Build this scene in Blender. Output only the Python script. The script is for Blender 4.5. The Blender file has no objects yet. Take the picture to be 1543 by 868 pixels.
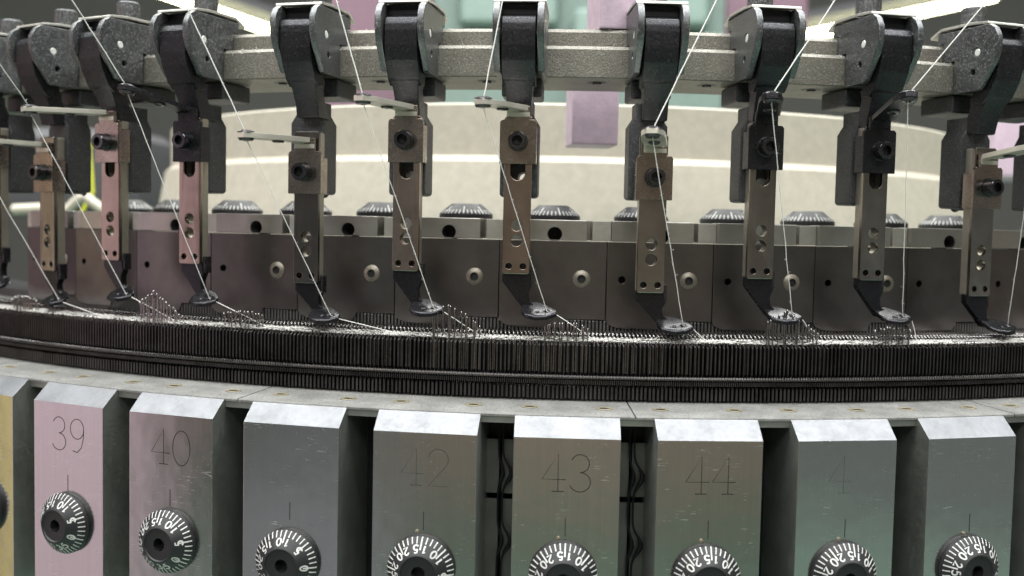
import bpy, bmesh, math, random
from mathutils import Vector, Matrix
random.seed(7)
PI = math.pi
S = 0.001                      # everything below is written in millimetres
SC = bpy.context.scene
COL = SC.collection

# ------------------------------------------------------------------ camera
cam_d = bpy.data.cameras.new('camera'); cam = bpy.data.objects.new('camera', cam_d); COL.objects.link(cam)
cam_d.sensor_width = 36.0; cam_d.lens = 36.0 * 1543.91 / 1543.0
cam_d.clip_start = 0.01; cam_d.clip_end = 60
fw = Vector((-0.044359, 0.997319, -0.0582)).normalized()
rt = Vector((0.99873, 0.045665, 0.021301)).normalized()
up = rt.cross(fw).normalized()
CAMY = -678.54
cam.matrix_world = Matrix(((rt.x, up.x, -fw.x, 0), (rt.y, up.y, -fw.y, CAMY * S), (rt.z, up.z, -fw.z, 0), (0, 0, 0, 1)))
cam_d.dof.use_dof = True; cam_d.dof.focus_distance = 0.302; cam_d.dof.aperture_fstop = 11.0
SC.camera = cam

# ------------------------------------------------------------------ light
world = bpy.data.worlds.new('World'); SC.world = world; world.use_nodes = True
bg = world.node_tree.nodes['Background']; bg.inputs[0].default_value = (0.75, 0.8, 0.85, 1); bg.inputs[1].default_value = 0.25

def area(name, loc, target, sx, sy, power, col=(1, 1, 1)):
    l = bpy.data.lights.new(name, 'AREA'); l.shape = 'RECTANGLE'; l.size = sx; l.size_y = sy
    l.energy = power; l.color = col
    o = bpy.data.objects.new(name, l); COL.objects.link(o); o.location = loc
    o.rotation_euler = (Vector(target) - Vector(loc)).to_track_quat('-Z', 'Y').to_euler()
    return o
area('ceiling_or_fill_light', (0.0, -0.55, 1.85), (0.0, -0.55, 0), 4.4, 1.2, 72, (0.96, 0.98, 1.0))
for ly in (-0.2, -0.62, -1.0):
    area('glint_tube', (0.0, ly, 1.6), (0.0, -0.45, 0), 4.0, 0.05, 17, (1.0, 1.0, 0.97))  # unseen thin lamps added for sharper glints on metal edges
area('ceiling_or_fill_light', (0.0, 0.9, 1.7), (0.0, -0.2, 0), 3.0, 0.5, 55, (1.0, 1.0, 0.94))
area('ceiling_or_fill_light', (-0.2, -2.6, 1.8), (0.0, -0.3, 0.05), 3.4, 0.6, 46, (1.0, 0.98, 0.96))  # unseen fill lamp added behind the camera to lift upright faces

SC.view_settings.view_transform = 'Standard'; SC.view_settings.look = 'None'
SC.view_settings.exposure = 0.28; SC.view_settings.gamma = 1.0; SC.view_settings.use_curve_mapping = False

# ------------------------------------------------------------------ materials
class NT:
    def __init__(s, name):
        s.m = bpy.data.materials.new(name); s.m.use_nodes = True; s.t = s.m.node_tree; s.n = s.t.nodes
        s.b = s.n['Principled BSDF']
    def add(s, typ, **kw):
        n = s.n.new(typ)
        for k, v in kw.items(): setattr(n, k, v)
        return n
    def link(s, a, b): s.t.links.new(a, b)
    def coord(s, scale=(1, 1, 1)):
        """object coordinates in millimetres, scaled, moved by a random amount for each object"""
        tc = s.add('ShaderNodeTexCoord'); oi = s.add('ShaderNodeObjectInfo')
        m = s.add('ShaderNodeMapping'); m.inputs['Scale'].default_value = tuple(1000 * k for k in scale)
        r = s.add('ShaderNodeMath', operation='MULTIPLY'); r.inputs[1].default_value = 37.0
        s.link(oi.outputs['Random'], r.inputs[0]); s.link(tc.outputs['Object'], m.inputs[0])
        a = s.add('ShaderNodeVectorMath', operation='ADD'); s.link(m.outputs[0], a.inputs[0]); s.link(r.outputs[0], a.inputs[1])
        return a.outputs[0]
    def noise(s, vec, scale, detail=4, rough=0.55):
        n = s.add('ShaderNodeTexNoise'); n.inputs['Scale'].default_value = scale
        n.inputs['Detail'].default_value = detail; n.inputs['Roughness'].default_value = rough
        s.link(vec, n.inputs['Vector']); return n.outputs['Fac']
    def ramp(s, fac, stops):
        r = s.add('ShaderNodeValToRGB'); e = r.color_ramp.elements
        while len(e) < len(stops): e.new(0.5)
        for i, (p, c) in enumerate(stops):
            e[i].position = p; e[i].color = (c, c, c, 1) if isinstance(c, (int, float)) else (*c, 1)
        s.link(fac, r.inputs[0]); return r.outputs[0]
    def mix(s, fac, a, b):
        n = s.add('ShaderNodeMix', data_type='RGBA')
        if isinstance(fac, (int, float)): n.inputs[0].default_value = fac
        else: s.link(fac, n.inputs[0])
        for k, v in ((6, a), (7, b)):
            if isinstance(v, tuple): n.inputs[k].default_value = (*v, 1)
            else: s.link(v, n.inputs[k])
        return n.outputs[2]
    def bump(s, h, dist, strength=0.5):
        b = s.add('ShaderNodeBump'); b.inputs['Strength'].default_value = strength; b.inputs['Distance'].default_value = dist * S
        s.link(h, b.inputs['Height']); 
        prev = getattr(s, '_b', None)
        if prev: s.link(prev, b.inputs['Normal'])
        s._b = b.outputs[0]; s.link(b.outputs[0], s.b.inputs['Normal'])

def metal(name, col, rough=0.35, metallic=1.0, grain=0.0, gscale=3.0, dust=0.0, dust_col=(0.5, 0.5, 0.5), brush=None,
          scratch=0.0, vary=0.15, dscale=2.5, coat=0.0, calm=False):
    t = NT(name); v = t.coord()
    big = t.noise(v, 0.12, 3)
    c2 = tuple(k * (1 - vary) for k in col); c1 = tuple(min(1, k * (1 + vary)) for k in col)
    c = t.mix(t.ramp(big, [(0.3, 0), (0.7, 1)]), c2, c1)
    rbase = t.ramp(t.noise(v, 0.9, 4), [(0.3, max(0.02, rough - (0.01 if scratch or calm else 0.06))), (0.75, rough + (0.02 if scratch or calm else 0.08))])
    if dust > 0:
        d = t.ramp(t.noise(v, dscale, 5, 0.75), [(0.62 - dust * 0.25, 0), (0.80 - dust * 0.2, 1)])
        c = t.mix(d, c, dust_col)
        md = t.add('ShaderNodeMath', operation='MULTIPLY_ADD'); t.link(d, md.inputs[0]); md.inputs[1].default_value = -0.85 * metallic; md.inputs[2].default_value = metallic
        t.link(md.outputs[0], t.b.inputs['Metallic'])
        rbase = t.mix(d, rbase, (0.85, 0.85, 0.85))
    else:
        t.b.inputs['Metallic'].default_value = metallic
    if scratch > 0:
        v2 = t.coord((0.22, 0.22, 2.4)); s1 = t.noise(v2, 1.1, 3, 0.7); m1 = t.ramp(s1, [(0.60, 0), (0.66, 1)])
        v3 = t.coord((0.9, 0.9, 0.9)); s2 = t.noise(v3, 0.16, 5, 0.75); m2 = t.ramp(s2, [(0.50, 0), (0.66, 0.55)])
        v4 = t.coord((1.6, 1.6, 0.03)); c = t.mix(t.ramp(t.noise(v4, 1.0, 3, 0.6), [(0.3, 0), (0.7, 1)]), tuple(k * 0.96 for k in col), tuple(k * 1.04 for k in col)); t.bump(t.noise(v3, 0.07, 2), 0.16, 1.0)
        mm = t.add('ShaderNodeMath', operation='MULTIPLY'); t.link(m1, mm.inputs[0]); t.link(m2, mm.inputs[1])
        c = t.mix(mm.outputs[0], c, tuple(min(1, k * 1.5 + 0.12) for k in col))
        rbase = t.mix(mm.outputs[0], rbase, (0.7, 0.7, 0.7))
    t.link(c, t.b.inputs['Base Color']); t.link(rbase, t.b.inputs['Roughness'])
    if grain > 0: t.bump(t.noise(v, gscale, 3, 0.7), grain, 0.7)
    if brush:
        vb = t.coord(brush); t.bump(t.noise(vb, 1.0, 2), 0.004, 0.5)
    if coat: t.b.inputs['Coat Weight'].default_value = coat
    return t.m

def plain(name, col, rough=0.6, grain=0.0, gscale=2.0, vary=0.1, metallic=0.0):
    t = NT(name); v = t.coord()
    c = t.mix(t.ramp(t.noise(v, 0.25, 4), [(0.3, 0), (0.7, 1)]), tuple(k * (1 - vary) for k in col), tuple(min(1, k * (1 + vary)) for k in col))
    t.link(c, t.b.inputs['Base Color']); t.b.inputs['Roughness'].default_value = rough; t.b.inputs['Metallic'].default_value = metallic
    if grain: t.bump(t.noise(v, gscale, 4, 0.7), grain, 0.6)
    return t.m

M = {}
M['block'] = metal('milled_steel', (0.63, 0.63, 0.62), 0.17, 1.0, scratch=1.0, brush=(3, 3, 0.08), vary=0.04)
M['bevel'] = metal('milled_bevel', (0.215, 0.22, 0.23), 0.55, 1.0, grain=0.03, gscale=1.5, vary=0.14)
M['block_side'] = metal('sawn_steel', (0.30, 0.31, 0.29), 0.5, 0.9, grain=0.05, gscale=1.6, dust=0.25, dust_col=(0.4, 0.4, 0.36))
M['table'] = metal('speckled_steel', (0.20, 0.20, 0.19), 0.75, 0.1, grain=0.06, gscale=1.6, dust=0.5, dust_col=(0.075, 0.07, 0.062), vary=0.25, dscale=1.3)
M['rail'] = metal('cast_nickel_rail', (0.185, 0.175, 0.15), 0.42, 0.6, grain=0.26, gscale=2.0, dust=0.46, dust_col=(0.42, 0.40, 0.34), dscale=1.9)
M['bar'] = metal('ground_steel', (0.46, 0.45, 0.42), 0.36, 0.9, grain=0.01, gscale=5, brush=(0.25, 0.25, 6), vary=0.1)
M['plate'] = metal('blued_steel_plate', (0.17, 0.16, 0.155), 0.33, 1.0, vary=0.12, brush=(1.5, 1.5, 0.1), calm=True)
M['black'] = metal('black_oxide_steel', (0.03, 0.03, 0.034), 0.31, 0.7, grain=0.13, gscale=1.7, dust=0.14, dust_col=(0.20, 0.20, 0.20), dscale=1.9)
M['cheek'] = metal('dusty_phosphated_steel', (0.12, 0.125, 0.13), 0.36, 0.85, grain=0.06, gscale=2.4, dust=0.42, dust_col=(0.34, 0.34, 0.33), dscale=1.9)
M['wing'] = metal('grey_sintered_steel', (0.06, 0.063, 0.067), 0.45, 0.6, grain=0.08, gscale=2.5, dust=0.32, dust_col=(0.24, 0.24, 0.24), dscale=1.9)
M['strip'] = metal('bronzed_strip', (0.37, 0.305, 0.265), 0.22, 1.0, vary=0.16, calm=True)
M['nickel'] = metal('worn_nickel', (0.66, 0.63, 0.55), 0.38, 0.6, vary=0.1)
M['strip_grey'] = metal('grey_steel_strip', (0.30, 0.285, 0.26), 0.24, 1.0, vary=0.16, calm=True)
M['strip_dark'] = metal('dark_steel_strip', (0.19, 0.175, 0.165), 0.22, 1.0, vary=0.16, calm=True)
M['clamp'] = metal('brown_tinted_clamp', (0.33, 0.29, 0.255), 0.25, 1.0, vary=0.2)
M['side'] = metal('dusty_strip_side', (0.40, 0.37, 0.31), 0.45, 0.8, grain=0.05, gscale=2.4, dust=0.3, dust_col=(0.38, 0.36, 0.30), dscale=1.9)
M['zinc'] = metal('zinc_and_notch_light', (0.62, 0.61, 0.56), 0.4, 0.8, grain=0.05, gscale=3, dust=0.2, dust_col=(0.55, 0.55, 0.5))
M['shoe'] = metal('polished_black_steel', (0.035, 0.035, 0.04), 0.24, 0.8, vary=0.1)
M['screw'] = metal('dark_screw', (0.09, 0.09, 0.10), 0.26, 0.95, grain=0.01, gscale=5)
M['bscrew'] = metal('zinc_button_screw', (0.30, 0.275, 0.23), 0.45, 0.8, grain=0.03, gscale=4, dust=0.3, dust_col=(0.14, 0.12, 0.09), dscale=1.5)
M['needle'] = metal('needle_steel', (0.32, 0.305, 0.30), 0.25, 1.0, vary=0.2)
M['rib'] = metal('dark_trick_wall', (0.085, 0.082, 0.08), 0.38, 0.95, grain=0.01, gscale=5, vary=0.35)
M['hole'] = plain('bore_shade', (0.012, 0.012, 0.014), 0.6)  # near-black tone paints the shade inside bores and sockets
M['recess'] = metal('near_black_steel', (0.02, 0.02, 0.024), 0.4, 0.6, grain=0.02, gscale=1.5)  # one near-black tone for recess walls, springs and bolts
M['inner'] = metal('grey_inner_steel', (0.16, 0.16, 0.155), 0.4, 0.8, brush=(4, 4, 0.2))
M['spring'] = metal('spring_wire', (0.115, 0.11, 0.108), 0.25, 1.0)
M['beige'] = plain('cream_paint', (0.47, 0.44, 0.36), 0.55, grain=0.06, gscale=0.8, vary=0.08)
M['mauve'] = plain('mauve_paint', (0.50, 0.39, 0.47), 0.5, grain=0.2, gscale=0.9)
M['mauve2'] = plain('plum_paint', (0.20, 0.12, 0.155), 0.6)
M['mint'] = plain('mint_paint', (0.17, 0.235, 0.21), 0.5, grain=0.05)
M['mint2'] = plain('pale_mint_paint', (0.23, 0.32, 0.285), 0.5)
M['darkmachine'] = plain('dark_grey_paint', (0.055, 0.055, 0.06), 0.6)
M['knob'] = plain('black_plastic', (0.012, 0.012, 0.014), 0.5, grain=0.02, gscale=3)
M['white'] = plain('white_marking', (0.56, 0.56, 0.54), 0.6, vary=0.25)
M['yarn'] = plain('white_yarn', (0.78, 0.77, 0.74), 0.8, vary=0.05)
M['brass'] = metal('worn_brass', (0.33, 0.29, 0.19), 0.5, 0.6, dust=0.4, dust_col=(0.25, 0.24, 0.2), dscale=1.5)
M['ceramic'] = plain('dark_ceramic', (0.05, 0.045, 0.05), 0.15)
M['engrave'] = plain('engraved_line', (0.012, 0.010, 0.010), 0.7)
M['engrave_mid'] = plain('worn_engraving', (0.045, 0.042, 0.04), 0.6)
M['engrave_faint'] = metal('faint_engraving', (0.26, 0.265, 0.25), 0.4, 0.9)
M['yellow'] = plain('neon_yellow_tape', (0.60, 0.63, 0.04), 0.5)
M['pin'] = plain('bright_pin', (0.8, 0.8, 0.76), 0.3, metallic=0.3)
M['wall'] = plain('brown_grey_wall', (0.62, 0.47, 0.40), 0.8)
M['backwall'] = plain('dim_wall', (0.27, 0.25, 0.25), 0.8)
M['floor'] = plain('green_floor_paint', (0.26, 0.42, 0.34), 0.45)
M['reflect_green'] = plain('grey_green_paint', (0.20, 0.27, 0.23), 0.6)
M['lilacgrey'] = plain('lilac_grey_paint', (0.24, 0.22, 0.25), 0.6)
M['darkgrey'] = plain('slate_grey_paint', (0.11, 0.11, 0.115), 0.6)
M['ceil'] = plain('ceiling_paint', (0.55, 0.56, 0.56), 0.8)
M['reflect_yellow'] = plain('yellow_reflection_panel', (0.62, 0.50, 0.10), 0.7)
M['reflect_pink'] = plain('pink_reflection_panel', (0.58, 0.41, 0.49), 0.7)
t = NT('lint'); t.b.inputs['Base Color'].default_value = (0.7, 0.7, 0.68, 1); t.b.inputs['Roughness'].default_value = 0.9; M['lint'] = t.m
t = NT('tube_glow'); t.b.inputs['Emission Color'].default_value = (1.0, 0.97, 0.6, 1); t.b.inputs['Emission Strength'].default_value = 20.0; M['tube'] = t.m

# ------------------------------------------------------------------ mesh helpers (millimetres in, metres out)
def weigh(me, ang):
    """area-weighted corner normals, so flat faces stay flat beside their rounded edges"""
    ca = math.cos(math.radians(ang)); P = me.polygons; vf = {}
    N = [p.normal.copy() for p in P]; A = [p.area for p in P]
    for p in P:
        for v in p.vertices: vf.setdefault(v, []).append(p.index)
    out = [None] * len(me.loops)
    for p in P:
        n = N[p.index]
        for li in p.loop_indices:
            a = Vector((0, 0, 0))
            for q in vf[me.loops[li].vertex_index]:
                if N[q].dot(n) > ca: a += N[q] * A[q]
            out[li] = a.normalized() if a.length > 0 else n
    me.normals_split_custom_set(out)
def finish(bm, name, mat, parent=None, ang=35, recalc=True):
    if recalc: bmesh.ops.recalc_face_normals(bm, faces=bm.faces)
    bmesh.ops.scale(bm, vec=(S, S, S), verts=bm.verts)
    me = bpy.data.meshes.new(name); bm.to_mesh(me); bm.free()
    me.materials.append(M[mat] if isinstance(mat, str) else mat)
    me.shade_smooth(); me.set_sharp_from_angle(angle=math.radians(ang))
    if len(me.polygons) < 4000: weigh(me, ang)
    return link(me, name, parent)
def link(me, name, parent=None):
    o = bpy.data.objects.new(name, me); COL.objects.link(o)
    if parent: o.parent = parent
    return o
def tag(o, label=None, cat=None, group=None, kind=None):
    if label: o['label'] = label
    if cat: o['category'] = cat
    if group: o['group'] = group
    if kind: o['kind'] = kind
    return o
def empty(name, loc=(0, 0, 0), rz=0.0):
    o = bpy.data.objects.new(name, None); COL.objects.link(o); o.empty_display_size = 0.01
    o.location = tuple(S * k for k in loc); o.rotation_euler = (0, 0, rz); return o
def on_ring(R, t, z=0): return (R * math.sin(t), -R * math.cos(t), z)
def kids(o): return [c for c in bpy.data.objects if c.parent == o]
def copy_tree(o, parent=None):
    c = o.copy(); COL.objects.link(c); c.parent = parent
    for ch in CH.get(o.name, []): copy_tree(ch, c)
    return c
CH = {}
def index_children():
    CH.clear()
    for o in bpy.data.objects:
        if o.parent: CH.setdefault(o.parent.name, []).append(o)

def merge(bm, other):
    me = bpy.data.meshes.new('tmp'); other.to_mesh(me); other.free(); bm.from_mesh(me); bpy.data.meshes.remove(me)
def box(bm, x0, x1, y0, y1, z0, z1, bev=0.0, seg=2):
    b = bmesh.new(); bmesh.ops.create_cube(b, size=1)
    for v in b.verts:
        v.co = Vector((x0 + (v.co.x + .5) * (x1 - x0), y0 + (v.co.y + .5) * (y1 - y0), z0 + (v.co.z + .5) * (z1 - z0)))
    if bev: bmesh.ops.bevel(b, geom=b.edges[:], offset=bev, segments=seg, affect='EDGES', profile=0.6)
    merge(bm, b)
def prism(bm, pts, a0, a1, plane='yz', bev=0.0, seg=2):
    """outline pts extruded along the remaining axis"""
    b = bmesh.new()
    def P(u, v, w): return {'yz': (w, u, v), 'xz': (u, w, v), 'xy': (u, v, w)}[plane]
    A = [b.verts.new(P(u, v, a0)) for u, v in pts]; B = [b.verts.new(P(u, v, a1)) for u, v in pts]
    b.faces.new(A); b.faces.new(B[::-1])
    for i in range(len(pts)): j = (i + 1) % len(pts); b.faces.new((A[i], B[i], B[j], A[j]))
    bmesh.ops.recalc_face_normals(b, faces=b.faces)
    if bev: bmesh.ops.bevel(b, geom=b.edges[:], offset=bev, segments=seg, affect='EDGES', profile=0.6, clamp_overlap=True)
    merge(bm, b)
def circ(cx, cy, r, n=18): return [(cx + r * math.cos(2 * PI * i / n), cy + r * math.sin(2 * PI * i / n)) for i in range(n)]
def rrect(x0, x1, z0, z1, r, n=4):
    o = []
    for cx, cz, a in ((x1 - r, z1 - r, 0), (x0 + r, z1 - r, 90), (x0 + r, z0 + r, 180), (x1 - r, z0 + r, 270)):
        for i in range(n + 1):
            q = math.radians(a + 90 * i / n); o.append((cx + r * math.cos(q), cz + r * math.sin(q)))
    return o
def pierced(bm, outline, holes, d0, d1, plane='xz', bev=0.15):
    """a plate with real through holes"""
    c = bpy.data.curves.new('tmp', 'CURVE'); c.dimensions = '2D'; c.fill_mode = 'BOTH'
    for poly in [outline] + holes:
        s = c.splines.new('POLY'); s.points.add(len(poly) - 1)
        for p, q in zip(s.points, poly): p.co = (q[0], q[1], 0, 1)
        s.use_cyclic_u = True
    c.extrude = abs(d1 - d0) / 2 - bev; c.bevel_depth = bev; c.bevel_resolution = 1; c.offset = -bev
    o = bpy.data.objects.new('tmp', c); me = bpy.data.meshes.new_from_object(o)
    mid = (d0 + d1) / 2
    for v in me.vertices:
        u, w, d = v.co; d += mid
        v.co = {'xz': (u, d, w), 'yz': (d, u, w), 'xy': (u, w, d)}[plane]
    b = bmesh.new(); b.from_mesh(me); bmesh.ops.remove_doubles(b, verts=b.verts, dist=0.002)
    bpy.data.objects.remove(o); bpy.data.curves.remove(c); bpy.data.meshes.remove(me)
    bmesh.ops.recalc_face_normals(b, faces=b.faces)
    merge(bm, b)
def lathe(bm, prof, axis='z', loc=(0, 0, 0), n=24, cap=True, rfun=None, flip=1):
    """prof = [(r, h)]; axis z: h up; axis y: h towards the viewer (-y)"""
    b = bmesh.new(); rows = []
    for k, (r, h) in enumerate(prof):
        row = []
        for i in range(n):
            a = 2 * PI * i / n; rr = r * (rfun(i, k) if rfun else 1)
            p = (rr * math.cos(a), rr * math.sin(a), h) if axis == 'z' else (rr * math.cos(a), -h, rr * math.sin(a))
            row.append(b.verts.new(Vector(p) + Vector(loc)))
        rows.append(row)
    for A, B in zip(rows, rows[1:]):
        for i in range(n): j = (i + 1) % n; b.faces.new((A[i], A[j], B[j], B[i]))
    if cap: b.faces.new(rows[0][::-1]); b.faces.new(rows[-1])
    bmesh.ops.recalc_face_normals(b, faces=b.faces)
    merge(bm, b)
def tube(bm, pts, r, n=6, cap=True):
    pts = [Vector(p) for p in pts]; rad = r if isinstance(r, (list, tuple)) else [r] * len(pts)
    rows = []; prev = None
    for i, p in enumerate(pts):
        d = (pts[min(i + 1, len(pts) - 1)] - pts[max(i - 1, 0)])
        d = d.normalized() if d.length > 1e-9 else Vector((0, 0, 1))
        if prev is None:
            a = Vector((0, 0, 1)) if abs(d.z) < .9 else Vector((1, 0, 0)); u = d.cross(a).normalized()
        else:
            u = (prev - d * prev.dot(d)); u = u.normalized() if u.length > 1e-6 else d.orthogonal().normalized()
        prev = u; w = d.cross(u)
        rows.append([bm.verts.new(p + rad[i] * (math.cos(2 * PI * k / n) * u + math.sin(2 * PI * k / n) * w)) for k in range(n)])
    for A, B in zip(rows, rows[1:]):
        for i in range(n): j = (i + 1) % n; bm.faces.new((A[i], A[j], B[j], B[i]))
    if cap: bm.faces.new(rows[0][::-1]); bm.faces.new(rows[-1])
def arc(bm, prof, t0, t1, n=160):
    """cross-section [(R, z)] swept round the machine's axis"""
    rows = [[bm.verts.new(on_ring(R, t0 + (t1 - t0) * i / n, z)) for R, z in prof] for i in range(n + 1)]
    m = len(prof)
    for A, B in zip(rows, rows[1:]):
        for i in range(m): j = (i + 1) % m; bm.faces.new((A[i], A[j], B[j], B[i]))
    bm.faces.new(rows[0]); bm.faces.new(rows[-1][::-1])
def hexhole(bm, r, depth, cx, y, cz, rot=0.0):
    """dark hexagonal socket: walls and floor, opening at y, going inward"""
    A = []; B = []
    for i in range(6):
        a = rot + PI * i / 3
        A.append(bm.verts.new((cx + r * math.cos(a), y, cz + r * math.sin(a)))); B.append(bm.verts.new((cx + r * math.cos(a), y + depth, cz + r * math.sin(a))))
    for i in range(6): j = (i + 1) % 6; bm.faces.new((A[i], A[j], B[j], B[i]))
    bm.faces.new(B)

# ------------------------------------------------------------------ the room (seen blurred, and in the polish of the steel)
def room_panel(name, mat, x0, x1, y0, y1, z0, z1):
    bm = bmesh.new(); box(bm, x0, x1, y0, y1, z0, z1); return tag(finish(bm, name, mat), kind='structure')
room_panel('floor', 'floor', -7000, 7000, -7000, 6000, -1620, -1520)
room_panel('ceiling', 'ceil', -7000, 7000, -7000, 6000, 2200, 2300)
room_panel('wall_behind', 'backwall', -7000, 7000, 5000, 5100, -1520, 2200)
room_panel('wall_front', 'wall', -7000, 7000, -5600, -5500, -1520, 2200)
room_panel('wall_left', 'wall', -6000, -5900, -5500, 5000, -1520, 2200)
room_panel('wall_right', 'wall', 5900, 6000, -5500, 5000, -1520, 2200)

def cam_ray(px, py):
    """a pixel of the 1543 x 868 photograph as a direction"""
    return (fw * 1543.91 + rt * (px - 771.5) - up * (py - 434))
def place(px, py, y):
    d = cam_ray(px, py); k = (y - CAMY) / d.y
    return Vector((0, CAMY, 0)) + d * k

def reflection_screen(name, mat, a, b, z0, z1, th=30):
    """unseen upright panel between two floor points, added for the steel to reflect"""
    bm = bmesh.new(); A = Vector((*a, 0)); B = Vector((*b, 0)); d = (B - A).normalized(); n = Vector((-d.y, d.x, 0)) * th
    lo = [bm.verts.new((p.x, p.y, z0)) for p in (A, B, B + n, A + n)]; hi = [bm.verts.new((p.x, p.y, z1)) for p in (A, B, B + n, A + n)]
    bm.faces.new(lo); bm.faces.new(hi)
    for i in range(4): j = (i + 1) % 4; bm.faces.new((lo[i], lo[j], hi[j], hi[i]))
    return tag(finish(bm, name, mat), kind='structure')
reflection_screen('reflection_panel', 'reflect_yellow', (-1500, -560), (-1500, -455), -1520, 500)  # unseen panels out of frame, added to tint reflections in the blocks
reflection_screen('reflection_panel', 'mauve2', (-1500, -452), (-1500, 300), -1520, 500)
reflection_screen('reflection_panel', 'reflect_pink', (-1500, -1350), (-1500, -562), -1520, 500)
reflection_screen('reflection_panel', 'darkgrey', (-1700, -2100), (-720, -2300), -620, 300)
reflection_screen('reflection_panel_base', 'lilacgrey', (-1700, -2095), (-720, -2295), -1520, -622)
reflection_screen('reflection_panel', 'darkgrey', (1200, -2300), (2300, -900), -640, 100)
reflection_screen('reflection_panel_base', 'reflect_green', (1195, -2300), (2295, -900), -1520, -642)

# ------------------------------------------------------------------ machine frame seen behind the ring
def back_box(name, mat, px0, px1, pytop, pybot, y0, y1, bev=6, parent=None):
    a = place(px0, pybot, y0); b = place(px1, pytop, y0)
    bm = bmesh.new(); box(bm, a.x, b.x, y0, y1, a.z, b.z, bev, 3); return finish(bm, name, mat, parent)
mh = empty('machine_housing', (70, 420, 0))
tag(mh, 'blurred mint green machine housing standing behind the cream ring', 'machine housing')
def under(o, root):
    o.parent = root; o.matrix_parent_inverse = Matrix.Translation(-Vector(root.location)); return o
under(back_box('cabinet', 'mint', 648, 1100, -160, 260, 420, 700), mh)
under(back_box('door_panel', 'mint2', 862, 905, 10, 120, 396, 420, 10), mh)
under(back_box('door_panel', 'mint2', 690, 845, -120, 38, 402, 420, 12), mh)
under(back_box('door_panel', 'mint2', 965, 1075, -120, 40, 402, 420, 12), mh)
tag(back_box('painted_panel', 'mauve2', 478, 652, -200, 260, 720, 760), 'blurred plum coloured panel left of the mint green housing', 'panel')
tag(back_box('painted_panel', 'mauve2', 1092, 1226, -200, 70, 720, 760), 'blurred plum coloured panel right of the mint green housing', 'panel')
tag(back_box('machine_side_panel', 'mauve', 1496, 1680, 178, 270, 60, 90), 'lilac panel at the right edge behind the last feeders', 'panel')
tag(back_box('dark_cabinet', 'darkmachine', -200, 205, 192, 320, 160, 260, 20), 'dark blurred machine body low at the left behind the feeders', 'cabinet')

# cream housing ring
cr = empty('cream_ring', (0, 0, 0)); tag(cr, 'cream painted round housing with a stepped ledge behind the feeders', 'machine ring')
bm = bmesh.new(); arc(bm, [(255, -25), (246.6, 28), (243.5, 30.8), (243.2, 30.8), (243.2, 52.2), (242.4, 53), (200, 53), (200, -25)], -PI, PI, 200)
finish(bm, 'ring_wall', 'beige', cr)

# lilac post resting on the rail
po = empty('support_post', (0, 0, 0)); tag(po, 'lilac painted square post passing behind the rail right of centre', 'post')
bm = bmesh.new(); box(bm, -9.5, 9.5, -10, 10, 62.3, 96, 0.8); o = finish(bm, 'upper_block', 'mauve', po); o.location = tuple(S * k for k in on_ring(346, 0.054)); o.rotation_euler = (0, 0, 0.20)
bm = bmesh.new(); box(bm, -8.4, 8.4, -9, 9, 30.2, 70, 0.8); o = finish(bm, 'lower_block', 'mauve', po); o.location = tuple(S * k for k in on_ring(303, 0.036)); o.rotation_euler = (0, 0, 0.12)

# fluorescent tubes hanging far behind
for (a, b, lab) in (((235, -14), (425, 52), 'glowing fluorescent tube at upper left behind the feeders'),
                    ((1195, 58), (1500, -6), 'glowing fluorescent tube at upper right behind the feeders')):
    A = place(*a, 1500); B = place(*b, 1500)
    e = empty('fluorescent_tube', A); tag(e, lab, 'lamp', 'fluorescent tubes')
    bm = bmesh.new(); tube(bm, [Vector((0, 0, 0)), B - A], 8, 16); finish(bm, 'tube', 'tube', e)
    bm = bmesh.new(); tube(bm, [Vector((0, 30, 34)), B - A + Vector((0, 30, 34))], 20, 4); finish(bm, 'fitting', 'darkmachine', e)

# yellow tape hanging behind the second feeder
bm = bmesh.new(); P = [place(x, y, -60) for x, y in ((166, 150), (170, 172), (160, 195), (135, 225), (140, 290), (122, 322))]
pp = []
for a, b in zip(P, P[1:]):
    for k in range(4): pp.append(a.lerp(b, k / 4))
pp.append(P[-1]); tube(bm, pp, [4.5] * 4 + [3] * 4 + [1.1] * (len(pp) - 8), 8)
tag(finish(bm, 'yellow_cord', 'yellow', ang=80), 'neon yellow cord hanging behind the second feeder from the left', 'cord')
# cream hose behind the first cam boxes
bm = bmesh.new(); P = [place(x, y, -90) for x, y in ((20, 316), (60, 314), (100, 317), (118, 300), (128, 296), (146, 310), (160, 318))]
tube(bm, P, 3.0, 8); tag(finish(bm, 'cream_hose', 'beige', ang=80), 'pale hose lying on the cam boxes at the far left', 'hose')

# ------------------------------------------------------------------ feeder rail
T0, T1 = -0.95, 0.85
rail = empty('feeder_rail', (0, 0, 0)); tag(rail, 'curved speckled nickel rail carrying all the yarn feeders', 'rail')
bm = bmesh.new(); arc(bm, [(362, 46.6), (362, 54.9), (361.0, 56), (332, 56), (332, 46.3), (361.7, 46.3)], T0, T1); finish(bm, 'lower_bar', 'rail', rail)
bm = bmesh.new(); arc(bm, [(357, 56.01), (357, 60.9), (356.0, 62), (337, 62), (337, 56.01)], T0, T1); finish(bm, 'upper_bar', 'rail', rail)
bme = None
for k in range(-6, 6):
    t = -0.068 + 0.0988 * k
    bm = bmesh.new(); lathe(bm, [(3.1, -0.05), (3.0, -0.12), (1.5, -0.14), (1.4, -0.5)], n=16) if bme is None else None
    if bme is None: o = finish(bm, 'bolt', 'recess', rail); bme = o.data
    else: bm.free(); o = link(bme, 'bolt', rail)
    o.location = tuple(S * q for q in on_ring(352, t, 46.3))

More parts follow.
